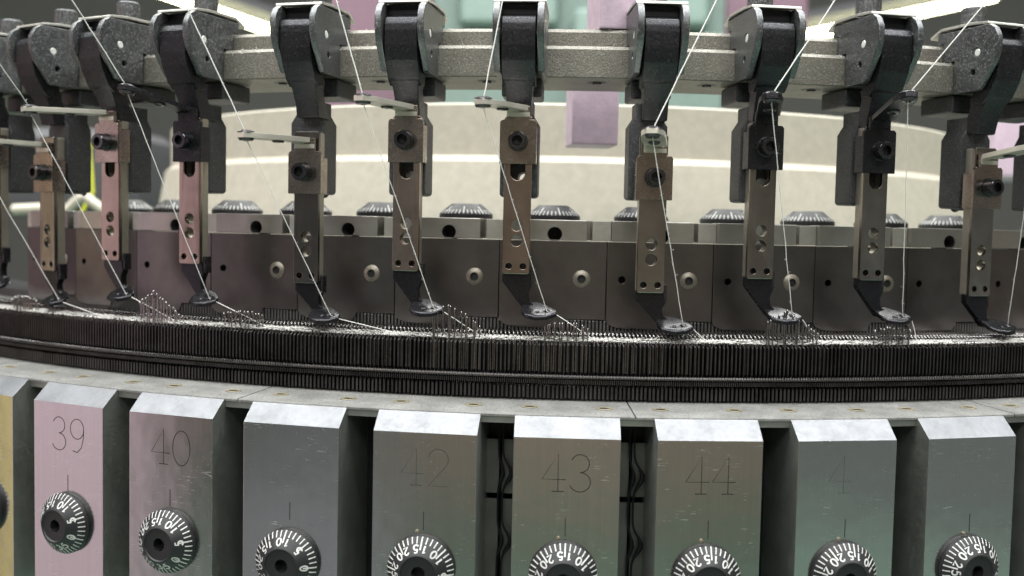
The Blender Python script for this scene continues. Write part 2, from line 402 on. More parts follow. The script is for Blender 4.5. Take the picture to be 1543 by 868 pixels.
def lint(parent, n, R0, R1, z0, z1, size, ta=-0.6, tb=0.45, r=0.045):
    bm = bmesh.new()
    for k in range(n):
        t = random.uniform(ta, tb); p = Vector(on_ring(random.uniform(R0, R1), t, random.uniform(z0, z1)))
        d = Vector((random.uniform(-1, 1), random.uniform(-1, 1), random.uniform(-.4, .8))).normalized(); L = size * random.uniform(.4, 1.4); pts = [p]
        for q in range(4):
            d = (d + Vector((random.uniform(-.6, .6), random.uniform(-.6, .6), random.uniform(-.6, .6)))).normalized(); pts.append(pts[-1] + d * L / 4)
        tube(bm, pts, r, 3)
    tag(finish(bm, 'lint', 'lint', parent, ang=80), kind='stuff')
lint(rail, 260, 361.6, 362.1, 54.9, 56, 1.2)
lint(rail, 200, 356.6, 357.1, 61, 62, 1.2)

# ------------------------------------------------------------------ number and digit strokes
def arcp(cx, cz, rx, rz, a0, a1, n=14): return [(cx + rx * math.cos(math.radians(a0 + (a1 - a0) * i / n)), cz + rz * math.sin(math.radians(a0 + (a1 - a0) * i / n))) for i in range(n + 1)]
GLYPH = {  # in a box 0.6 wide, 1 high
 '0': [arcp(.3, .5, .29, .5, 90, 450, 28)],
 '1': [[(.12, .78), (.36, 1), (.36, 0)]],
 '2': [arcp(.3, .72, .27, .28, 170, -30) + [(.04, 0), (.58, 0)]],
 '3': [arcp(.28, .76, .24, .24, 160, -90), arcp(.28, .26, .28, .26, 90, -160)],
 '4': [[(.62, .32), (.0, .32), (.42, 1), (.42, 0)], [(.26, 0), (.58, 0)]],
 '5': [[(.52, 1), (.12, 1), (.08, .56)] + arcp(.28, .32, .29, .32, 130, -150)],
 '6': [arcp(.3, .3, .28, .3, 90, 450, 20), [(.04, .36), (.12, .7), (.45, 1)]],
 '9': [arcp(.3, .7, .27, .3, -90, 270, 20), [(.57, .72), (.56, .45), (.47, .15), (.3, 0), (.12, .04)]],
}
def ribbon_strokes(bm, text, h, w, cx, cz, y, adv=0.86, thick=0.03, tf=None):
    """flat strokes of a number centred on cx, cz"""
    n = len(text); tot = (n - 1) * adv + 0.6; X = -tot / 2
    for ch in text:
        for st in GLYPH[ch]:
            p = [((X + a) * h, (b - .5) * h) for a, b in st]
            L = []; R = []
            for i, (a, b) in enumerate(p):
                q0 = p[max(0, i - 1)]; q1 = p[min(len(p) - 1, i + 1)]
                d = Vector((q1[0] - q0[0], q1[1] - q0[1])); d = d.normalized() if d.length > 1e-9 else Vector((1, 0))
                nn = Vector((-d.y, d.x)) * w / 2; L.append((a + nn.x, b + nn.y)); R.append((a - nn.x, b - nn.y))
            def V(q):
                if tf: return bm.verts.new(tf(q[0], q[1]))
                return bm.verts.new((cx + q[0], y, cz + q[1]))
            l = [V(q) for q in L]; r = [V(q) for q in R]
            for i in range(len(p) - 1): bm.faces.new((l[i], l[i + 1], r[i + 1], r[i]))
        X += adv

# ------------------------------------------------------------------ graduated dial knob (axis towards the viewer, base at y = 0)
def knob_profile():
    return [(9.3, 0.0), (9.5, 0.4), (9.5, 1.6), (9.1, 2.2), (5.3, 5.2), (4.9, 5.3), (4.6, 4.9), (1.9, 4.7)]
KN = {}
def cone_tf(rc, hc, ang):
    """maps text in the plane onto the knob's cone; the text's top points to the middle"""
    ca, sa = math.cos(ang), math.sin(ang)
    sl = (5.2 - 2.2) / (9.1 - 5.3)
    def f(u, v):
        r = rc - v * 0.78; a = ang - u / rc * -1.0
        h = 2.2 + (9.1 - r) * sl + 0.07
        a = ang + u / rc
        return (r * math.cos(a), -h, r * math.sin(a))
    return f
def knob(parent, loc=(0, 0, 0), value=15.0, vertical=False):
    if 'body' not in KN:
        bm = bmesh.new(); lathe(bm, knob_profile(), 'y', n=72, cap=False, rfun=lambda i, k: 1 - (0.012 if (i % 2 and k < 3) else 0))
        hexhole(bm, 1.9, 3.0, 0, -4.7, 0); o = finish(bm, 'dial_knob', 'knob', None, recalc=False); 
        b2 = bmesh.new(); b2.from_mesh(o.data); bmesh.ops.recalc_face_normals(b2, faces=b2.faces); b2.to_mesh(o.data); b2.free()
        KN['body'] = o.data; bpy.data.objects.remove(o)
        bm = bmesh.new(); sl = (5.2 - 2.2) / (9.1 - 5.3)
        for i in range(40):
            a = 2 * PI * i / 40; long = i % 5 == 0; w = 0.20 if long else 0.165
            r0, r1 = 9.05, (6.5 if long else 7.95)
            q = []
            for r, s in ((r0, -1), (r0, 1), (r1, 1), (r1, -1)):
                aa = a + s * w / r; q.append(bm.verts.new((r * math.cos(aa), -(2.2 + (9.1 - r) * sl + 0.05), r * math.sin(aa))))
            bm.faces.new(q)
            q3 = []
            for (r, h), s in (((9.5, 1.7), -1), ((9.5, 1.7), 1), ((9.1, 2.27), 1), ((9.1, 2.27), -1)):
                aa = a + s * w / r; q3.append(bm.verts.new((r * math.cos(aa), -h, r * math.sin(aa))))
            bm.faces.new(q3)
        o = finish(bm, 'tick_marks', 'white', None, recalc=False); KN['tick'] = o.data; bpy.data.objects.remove(o)
        for k in range(8):
            bm = bmesh.new(); ribbon_strokes(bm, str(5 * k), 2.2, 0.44, 0, 0, 0, adv=1.12, tf=cone_tf(6.75, 0, PI / 4 * k))
            o = finish(bm, 'numeral', 'white', None, recalc=False); KN[k] = o.data; bpy.data.objects.remove(o)
    kb = link(KN['body'], 'dial_knob', parent); kb.location = tuple(S * q for q in loc)
    # value v stands at angle 45/5 * v from its zero; the value named is at the top (+z)
    rot = PI / 2 - value * PI / 20
    if vertical: kb.rotation_euler = (-PI / 2, 0, value)
    else: kb.rotation_euler = (0, -rot, 0)
    tk = link(KN['tick'], 'tick_marks', kb); tag(tk, kind='stuff')
    if not vertical:
        for k in range(8): link(KN[k], 'numeral', kb)
    return kb

# ------------------------------------------------------------------ numbered cam blocks of the lower ring
BT = {n: 0.0092 + (n - 43) * 0.0988 for n in range(37, 48)}
bm = bmesh.new()
prof = [(-400, -57.2), (-400, -120), (-372, -120), (-372, -52.2), (-394.6, -52.2)]
prism(bm, [(-0.0, -57.2), (-0.0, -122), (26, -122), (26, -53.6), (5.6, -52.25)], -14.7, 14.7, 'yz', 0.22, 2)
front = bm.faces
BLOCK = finish(bm, 'body', 'block'); BM = BLOCK.data; BM.materials.append(M['block_side']); BM.materials.append(M['bevel'])
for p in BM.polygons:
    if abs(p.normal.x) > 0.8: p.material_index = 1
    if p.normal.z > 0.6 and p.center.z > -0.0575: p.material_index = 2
bpy.data.objects.remove(BLOCK)
bm = bmesh.new(); box(bm, -0.11, 0.11, -0.05, 0.02, -84.6, -79.4); IDX = finish(bm, 'index_line', 'engrave'); IDXM = IDX.data; bpy.data.objects.remove(IDX)
KV = {37: 12, 38: 13, 39: 12.7, 40: 14.0, 41: 10.2, 42: 15.4, 43: 15.3, 44: 15.5, 45: 16.4, 46: 16.2, 47: 15}
KZ = {38: -94.6, 39: -94.4, 40: -94.8, 41: -96.6, 42: -95.4, 43: -95.4, 44: -95.6, 45: -95.2, 46: -95.0}
NM = {39: 'engrave', 40: 'engrave', 42: 'engrave_mid', 43: 'engrave', 44: 'engrave', 45: 'engrave_faint'}
BL = {38: 'steel cam block cut off by the left edge of the photo, polished face reflecting yellow',
      39: 'steel cam block engraved 39, face with a pink sheen', 40: 'steel cam block engraved 40, second number from the left',
      41: 'scratched dark steel cam block right of number 40, its own number worn away', 42: 'scratched steel cam block engraved 42',
      43: 'steel cam block engraved 43, below the middle feeders', 44: 'steel cam block engraved 44',
      45: 'steel cam block right of number 44 with only a faint 4 left', 46: 'steel cam block without readable number, nearest the right edge',
      47: 'steel cam block just beyond the right edge, after the block without number', 37: 'steel cam block beyond the left edge'}
for n in range(38, 48):
    r = empty('cam_block', on_ring(400, BT[n]), BT[n]); tag(r, BL[n], 'cam block', 'numbered cam blocks round the lower ring')
    link(BM, 'body', r)
    if n in NM:
        bm = bmesh.new(); txt = str(n) if n != 45 else '4'
        ribbon_strokes(bm, txt, 10.4, 0.2 if n in (42, 45) else 0.25, 0.2 if n != 45 else -2.2, -66.8, -0.03, adv=0.72)
        tag(finish(bm, 'engraved_number', NM[n], r, recalc=False))
    link(IDXM, 'index_line', r)
    knob(r, (-0.3, -0.02, KZ.get(n, -95)), KV[n])
    if n in (42, 43, 44, 45, 46):
        bm = bmesh.new(); lathe(bm, [(0.5, 0), (0.5, .3), (.3, .4)], 'y', loc=(-1.8, 0, -95 + 10.0), n=12); finish(bm, 'light_rust_dot', 'brass', r)  # small disc standing in for a light rust blotch and highlight

# grey table ring over the blocks: segments and screws
tb = empty('table_ring', (0, 0, 0)); tag(tb, 'flat speckled grey ring between the needle cylinder and the numbered blocks', 'machine ring')
scrm = None
SCT = []
for n in range(36, 49):
    g = BT.get(n, 0.0092 + (n - 43) * 0.0988) + 0.0494
    SCT += [g - 0.0212, g + 0.0212]
bounds = [0.056 + 0.1976 * k if False else 0.0575 + 0.2964 * k for k in range(-4, 5)]
for a, b in zip(bounds, bounds[1:]):
    bm = bmesh.new(); arc(bm, [(368.5, -50.9), (394.2, -51.9), (394.4, -52.1), (394.4, -52.7), (368.5, -52.7)], a + 0.0006, b - 0.0006, 40)
    sg = finish(bm, 'table_segment', 'table', tb)
    for t in SCT:
        if a < t < b and -0.9 < t < 0.8:
            if scrm is None:
                bm = bmesh.new(); lathe(bm, [(2.5, 0.02), (2.4, 0.10), (1.5, 0.12)], n=20, cap=False); lathe(bm, [(1.5, 0.12), (1.25, -0.02)], n=20, cap=False)
                o = finish(bm, 'screw', 'brass'); scrm = o.data; bpy.data.objects.remove(o)
                bm = bmesh.new(); lathe(bm, [(1.5, 0), (0.9, 0.02)], n=16); o = finish(bm, 'socket', 'hole'); sockm = o.data; bpy.data.objects.remove(o)
            o = link(scrm, 'screw', sg); o.location = tuple(S * q for q in on_ring(384 + 0.0, t, -51.48)); o.rotation_euler = (0.0, 0, t)
            o2 = link(sockm, 'screw_socket', sg); o2.location = tuple(S * q for q in on_ring(384, t, -51.44))

# dark recess behind the gaps
rc = empty('cylinder_base', (0, 0, 0)); tag(rc, 'dark needle cylinder base seen in the gaps between the numbered blocks', 'machine body')
bm = bmesh.new(); arc(bm, [(378, -54.7), (378, -125), (366, -125), (366, -54.7)], T0, T1); finish(bm, 'base_wall', 'recess', rc)
bm = bmesh.new(); arc(bm, [(393.9, -52.72), (393.9, -54.6), (376, -54.6), (376, -52.72)], T0, T1); finish(bm, 'base_lip', 'block_side', rc)
for k in (-1, 0):
    g = 0.0092 + 0.0494 + 0.0988 * k
    # grey inner plate, its horizontal slot and the wavy black butts, where the gap shows them
    e = None
    bm = bmesh.new(); box(bm, -8, -0.4, 0, 1.2, -77.5, -61.5, .1); box(bm, .4, 8, 0, 1.2, -77.5, -61.5, .1); box(bm, -8, -.4, 0, 1.2, -120, -79.2, .1); box(bm, .4, 8, 0, 1.2, -120, -79.2, .1)
    o = finish(bm, 'inner_plate', 'inner', rc); o.location = tuple(S * q for q in on_ring(383, g)); o.rotation_euler = (0, 0, g)
    for q in (1, 3):
        bm = bmesh.new(); x = -1.6 + q * 0.8 
        pts = []
        for i in range(60):
            z = -56 - i * 1.05
            u = z + 71; w = z + 91; dx = 2.6 * math.exp(-(u / 3.4) ** 2) + 2.6 * math.exp(-(w / 3.4) ** 2)
            pts.append((x + dx if q > 1 else x * 0.6 + dx * 0.5, -1.2 - q * 0.25, z))
        tube(bm, pts, [0.3 + 0.5 * math.exp(-((p[2] + 72) / 2.6) ** 2) + 0.5 * math.exp(-((p[2] + 92) / 2.6) ** 2) for p in pts], 6)
        o = finish(bm, 'sinker_spring', 'recess', rc, ang=80); o.location = tuple(S * c for c in on_ring(383, g)); o.rotation_euler = (0, 0, g)

# ------------------------------------------------------------------ needle cylinder
NP = 0.003348                     # one needle pitch
nc = empty('needle_cylinder', (0, 0, 0)); tag(nc, 'black needle cylinder with a dense row of hooked needles and trick walls', 'needle cylinder')
bm = bmesh.new(); arc(bm, [(372.4, -34.6), (372.4, -54), (352, -54), (352, -33.6), (370, -33.6)], T0, T1, 200); finish(bm, 'cylinder_wall', 'recess', nc)
def sweep_ribs(name, mat, pitch, t0, t1, w, prof, parent, jitter=0.0):
    bm = bmesh.new(); t = t0
    while t < t1:
        dt = random.uniform(-jitter, jitter) * pitch; h = w / 2 / prof[0][0]
        dz = random.uniform(-1, 1) * 0.12 * (1 if jitter else 0)
        A = [bm.verts.new(on_ring(R, t + dt - h, z + dz)) for R, z in prof]; B = [bm.verts.new(on_ring(R, t + dt + h, z + dz)) for R, z in prof]
        n = len(prof)
        for i in range(n):
            j = (i + 1) % n; bm.faces.new((A[i], A[j], B[j], B[i]))
        bm.faces.new(A[::-1]); bm.faces.new(B); t += pitch
    o = finish(bm, name, mat, parent, ang=20); tag(o, kind='stuff'); return o
sweep_ribs('trick_walls', 'rib', NP, -0.74, 0.60, 0.44, [(375.15, -34.25), (375.3, -34.7), (375.3, -42.3), (374.9, -43.2), (372.2, -43.6), (372.2, -34.0), (373.8, -33.8)], nc, 0.04)
sweep_ribs('lower_tricks', 'rib', NP, -0.74 + NP / 2, 0.60, 0.62, [(374.4, -46.4), (374.9, -46.9), (374.9, -50.4), (372.2, -50.8), (372.2, -46.0)], nc, 0.05)
# coil spring lying round the cylinder
bm = bmesh.new(); n = 2400; rows = []; m = 8
for i in range(n + 1):
    t = -0.74 + 1.34 * i / n; rr = 0.55 * (1 + (0.12 if i % 4 < 2 else -0.10))
    R0, Z0 = 375.7, -43.7
    rows.append([bm.verts.new(on_ring(R0 + rr * math.cos(2 * PI * k / m), t + 0.0004 * k / m, Z0 + rr * 1.15 * math.sin(2 * PI * k / m))) for k in range(m)])
for A, B in zip(rows, rows[1:]):
    for k in range(m): j = (k + 1) % m; bm.faces.new((A[k], A[j], B[j], B[k]))
finish(bm, 'coil_spring', 'spring', nc, ang=25)
sweep_ribs('fine_tricks', 'rib', NP / 2, -0.74, 0.60, 0.36, [(375.2, -44.3), (375.6, -44.8), (375.6, -45.9), (374.8, -46.1), (372.2, -46.1), (372.2, -43.7)], nc, 0.0)

PEAKS = [(-0.3597 + 0.2725 * k) for k in range(-1, 4)]      # tall descending groups of raised needles
def lift(t):
    h = 0.0
    for p in PEAKS:
        if p - 0.016 < t <= p + 0.002: h = max(h, 9.8 - (p - t) * 230)
        elif p < t < p + 0.031: h = max(h, 9.9 - (t - p) * 245)
    for c in (-0.531, -0.267, 0.0068, 0.280, 0.553):
        if abs(t - c) < 0.0195: h = max(h, 4.9 - (abs(t - c) / 0.0195) ** 3 * 1.3)
    return h
def needle_mesh(h):
    bm = bmesh.new(); top = -32.4 + h; 
    pts = [(0, 0, -42.5), (0, 0, top - 1.2)] + [(0, -0.42 + 0.42 * math.cos(a), top - 1.2 + 0.75 * math.sin(a)) for a in (0.6, 1.2, 1.7, 2.3, 3.0)] + [(0, -0.80, top - 1.9)]
    tube(bm, pts, [0.26, 0.23, 0.22, 0.2, 0.2, 0.19, 0.17, 0.15, 0.13], 5)
    return finish(bm, 'needle', 'needle', ang=70)
NMESH = {}
t = -0.60; cnt = 0
while t < 0.42 and cnt < 300:
    h = round(lift(t) * 2) / 2 + (0.0)
    if h not in NMESH:
        o = needle_mesh(h); NMESH[h] = o.data; o.parent = nc
    else: o = link(NMESH[h], 'needle', nc)
    o.location = tuple(S * q for q in on_ring(373.7, t, random.uniform(-.12, .12))); o.rotation_euler = (0, random.uniform(-.02, .02), t)
    t += NP; cnt += 1
# sinker noses between the needles: short bright hooks lying towards the viewer
bm = bmesh.new(); t = -0.74 + NP / 2
while t < 0.6:
    R = 371.9; a = t + random.uniform(-.0002, .0002)
    pts = [on_ring(350.5, a - .0006, -32.4), on_ring(368.4, a - .0003, -31.7), on_ring(370.3, a, -31.1), on_ring(371.6, a + .0006, -31.5), on_ring(371.5, a + .0012, -32.5), on_ring(370.2, a + .0014, -32.7)]
    tube(bm, pts, [.24, .22, .22, .22, .2, .15], 5)
    a2 = t + NP * .5; pts = [on_ring(352, a2, -32.9), on_ring(362.6, a2 - .0002, -32.2), on_ring(364.2, a2, -31.3), on_ring(365.6, a2 + .0006, -31.6), on_ring(365.6, a2 + .0011, -32.5)]
    tube(bm, pts, [.24, .22, .22, .2, .15], 5); t += NP
tag(finish(bm, 'sinker_hooks', 'needle', nc, ang=70), kind='stuff')

lint(nc, 220, 364, 375.0, -33.6, -31.8, 1.6, -0.62, 0.45, 0.035)
# dial (inner ring) with its own tricks
dl = empty('needle_dial', (0, 0, 0)); tag(dl, 'inner ribbed dial ring just behind the white loops, under the cam plates', 'dial ring')
bm = bmesh.new(); arc(bm, [(349.6, -28.9), (349.6, -34.4), (330, -34.4), (330, -28.9)], T0, T1); finish(bm, 'dial_body', 'recess', dl)
sweep_ribs('dial_tricks', 'inner', NP, -0.74, 0.60, 0.62, [(350.5, -28.95), (350.6, -29.2), (350.6, -33.4), (349.4, -33.5), (349.4, -28.92)], dl, 0.04)

# white loops of yarn being knitted
KNIT = [-0.612, -0.52, -0.4275, -0.338, -0.247, -0.134, -0.062, 0.028, 0.119, 0.212, 0.304, 0.395, 0.49]
def dens(t):
    d = 0.22
    for k in KNIT:
        u = t - k
        if 0 <= u < 0.05: d = max(d, 1.0 - u * 12)
        if -0.012 < u < 0: d = max(d, 1 + u * 60)
    return d
bm = bmesh.new(); t = -0.74
while t < 0.60:
    d = dens(t)
    for s in range(5):
        if s > 0 and random.random() > d * (1.25 - s * 0.12): continue
        R = 370.6 + s * 0.75 + random.uniform(-.25, .25); z = -32.6 - 0.15 * s + random.uniform(-.15, .2)
        a = t + random.uniform(-.0003, .0003); w = NP * 0.36
        pts = [on_ring(R - 1.2, a - w, z - .3), on_ring(R + .4, a - w * .8, z + .2), on_ring(R + 1.1, a, z + .35), on_ring(R + .4, a + w * .8, z + .2), on_ring(R - 1.2, a + w, z - .3), on_ring(R - 1.3, a + NP - w, z - .3)]
        tube(bm, pts, 0.17 + 0.07 * d, 4, cap=False)
    t += NP
for s, (R, z) in enumerate(((373.2, -33.3), (372.6, -33.0), (371.8, -32.6))):
    pts = []; i = 0; t = -0.74
    while t < 0.60:
        k = (i % 2) * 2 - 1; pts.append(on_ring(R + k * .55 + random.uniform(-.1, .1), t, z + k * .12 + random.uniform(-.12, .12))); t += NP / 2; i += 1
    tube(bm, pts, 0.13, 4)
tag(finish(bm, 'knitted_loops', 'yarn', ang=80), 'band of white knitted loops along the top of the needle row', 'fabric', kind='stuff')

# ------------------------------------------------------------------ dial cam sections (upper bar, plate, screw, knob)
sec = empty('dial_cam_section'); SP = 0.0978; R0 = 351.0
W = R0 * SP                                    # section width along the arc
hw = W / 2
# upper bar from just right of the joint to the notch
bm = bmesh.new()
def bent_bar(bm, x0, x1, front, holes): 
    pierced(bm, rrect(x0, x1, -3.55, 3.0, .25, 2), holes, front, front + 7, 'xz', 0.2)
bent_bar(bm, -hw + 1.6, hw - 6.4, 0.6, [circ(0.4, -1.6, 2.3, 22)])
box(bm, -hw - 4.6, hw - 4.6, 7.7, 45, -3.4, 2.9, .1)
o = finish(bm, 'upper_bar', 'bar', sec)
bm = bmesh.new(); box(bm, -hw - 4.5, -hw + 1.5, 2.6, 7.6, -3.5, 2.8, .15); finish(bm, 'lit_notch_block', 'zinc', sec)  # lighter metal paints the top-lit brightness of the notch
bm = bmesh.new()
for k in range(5): lathe(bm, [(2.3, -.5 - k * 1.1), (2.05, -1.05 - k * 1.1), (2.3, -1.6 - k * 1.1)], 'y', loc=(0.4, 0.6, -1.6), n=20, cap=False)
lathe(bm, [(2.3, -6.0), (.1, -6.05)], 'y', loc=(0.4, 0.6, -1.6), n=20, cap=False)
finish(bm, 'threaded_hole', 'hole', sec)
bm = bmesh.new()
pl = [(-hw + .12, -3.75), (-hw + .12, -28.6)] + [(-hw + .12 + 6 * (1 - math.cos(q)), -28.6 - 2.9 * math.sin(q)) for q in (.35, .7, 1.05, 1.57)] + [(2.6, -31.5), (4.2, -28.7), (hw - .12, -28.7), (hw - .12, -3.75)]
pierced(bm, pl[::-1], [circ(-hw + 5.0, -15.7, 1.15, 14), circ(hw - 7.9, -15.7, 2.6, 18)], 0.0, 6.0, 'xz', 0.18)
finish(bm, 'cam_plate', 'plate', sec)
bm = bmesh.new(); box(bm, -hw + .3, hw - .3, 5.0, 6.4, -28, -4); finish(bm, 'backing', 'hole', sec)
bm = bmesh.new(); prf = [(2.85, -0.3), (2.8, 0.2), (2.2, 0.6), (1.35, 0.75)]
lathe(bm, prf, 'y', loc=(hw - 7.9, 0, -15.7), n=28, cap=False); hexhole(bm, 1.35, 1.5, hw - 7.9, -.75, -15.7, .4)
sc = finish(bm, 'button_screw', 'bscrew', sec, recalc=False)
bm = bmesh.new(); lathe(bm, [(1.28, .1), (0.1, .08)], 'y', loc=(hw - 7.9, 0, -15.7), n=12, cap=False); finish(bm, 'socket_shade_disc', 'hole', sc)  # near-black disc added to paint shade in the socket
kb = knob(sec, (-0.6, 34.5, 3.0), 0.7, vertical=True)
tag(sec, 'x', 'cam section', 'cam sections with threaded holes round the dial')
index_children()
SL = {-6: 'cam section beyond the left edge', -5: 'cam section at the far left edge behind the first two feeders', -4: 'cam section between the first and second feeders from the left',
      -3: 'cam section between the second and third feeders from the left', -2: 'cam section with threaded hole between the third and fourth feeders from the left',
      -1: 'cam section between the fourth and fifth feeders, with threaded hole and bright screw', 0: 'cam section between the two bronze coloured centre feeders',
      1: 'cam section right of the middle bronze feeder, threaded hole near its top', 2: 'cam section behind the feeder right of the lilac post',
      3: 'cam section behind the feeder fourth from the right, button screw at its right', 4: 'cam section behind the third feeder from the right, its screw crossed by a yarn',
      5: 'cam section with threaded hole left of the tenth feeder', 6: 'cam section at the right edge behind the last feeder', 7: 'cam section beyond the right edge'}
for k in range(-5, 7):
    r = sec if k == -5 else copy_tree(sec)
    t = -0.1026 + SP * k; r.location = tuple(S * q for q in on_ring(R0, t)); r.rotation_euler = (0, 0, t); r['label'] = SL[k]
    for ch in r.children:
        if ch.name.startswith('dial_knob'): ch.rotation_euler = (-PI / 2, 0, random.uniform(0, 6))

# ------------------------------------------------------------------ yarn feeders
FT = {0: -0.611, 1: -0.5122, 2: -0.4231, 3: -0.3304, 4: -0.2149, 5: -0.1268, 6: -0.0345, 7: 0.0756, 8: 0.1662, 9: 0.2654, 10: 0.3738, 11: 0.4618}
LOW = {1, 4, 7, 10}
DARK = {3, 8, 9}
ARM = {0: (8.0, 36), 1: (7.5, 26), 2: (8.8, 34.6), 3: (3.7, 39.4), 4: (7.3, 25.2), 5: (6.1, 35.4), 6: (8.2, 34.6), 7: (4.7, 27.2), 8: (7.4, 37.6), 9: (5.9, 39.5), 10: (5.5, 27), 11: (5, 37)}
def ribbon(bm, pts, halfw, side, thick):
    """bent flat strip: centre line pts, half widths, side vectors"""
    rows = []
    for i, p in enumerate(pts):
        p = Vector(p); d = (Vector(pts[min(i + 1, len(pts) - 1)]) - Vector(pts[max(i - 1, 0)])).normalized()
        s = Vector(side[i]).normalized() if isinstance(side, list) else Vector(side)
        nn = s.cross(d).normalized() * thick / 2; s = s * halfw[i]
        rows.append([bm.verts.new(q) for q in (p - s - nn, p + s - nn, p + s + nn, p - s + nn)])
    for A, B in zip(rows, rows[1:]):
        for i in range(4): j = (i + 1) % 4; bm.faces.new((A[i], A[j], B[j], B[i]))
    bm.faces.new(rows[0][::-1]); bm.faces.new(rows[-1])
def bev(bm, w, ang=40):
    es = [e for e in bm.edges if len(e.link_faces) == 2 and e.calc_face_angle(0) > math.radians(ang)]
    bmesh.ops.bevel(bm, geom=es, offset=w, segments=2, affect='EDGES', profile=.6, clamp_overlap=True)

def socket_screw(parent, x, y, z):
    bm = bmesh.new(); lathe(bm, [(3.0, -.2), (3.0, .3), (2.75, .35), (2.75, 3.6), (2.5, 3.95), (1.5, 4.0)], 'y', n=32, cap=False, rfun=lambda i, k: 1 - (.02 if i % 2 and 1 < k < 4 else 0))
    hexhole(bm, 1.5, 2.2, 0, -4.0, 0, .3); bm2 = bmesh.new()
    o = finish(bm, 'socket_screw', 'screw', parent, recalc=False); b = bmesh.new(); b.from_mesh(o.data); bmesh.ops.recalc_face_normals(b, faces=b.faces); b.to_mesh(o.data); b.free(); bm2.free()
    o.location = (x * S, y * S, z * S)
    bm = bmesh.new(); lathe(bm, [(1.45, 2.4), (0.1, 2.35)], 'y', n=12, cap=False); finish(bm, 'socket_shade_disc', 'hole', o)
    return o

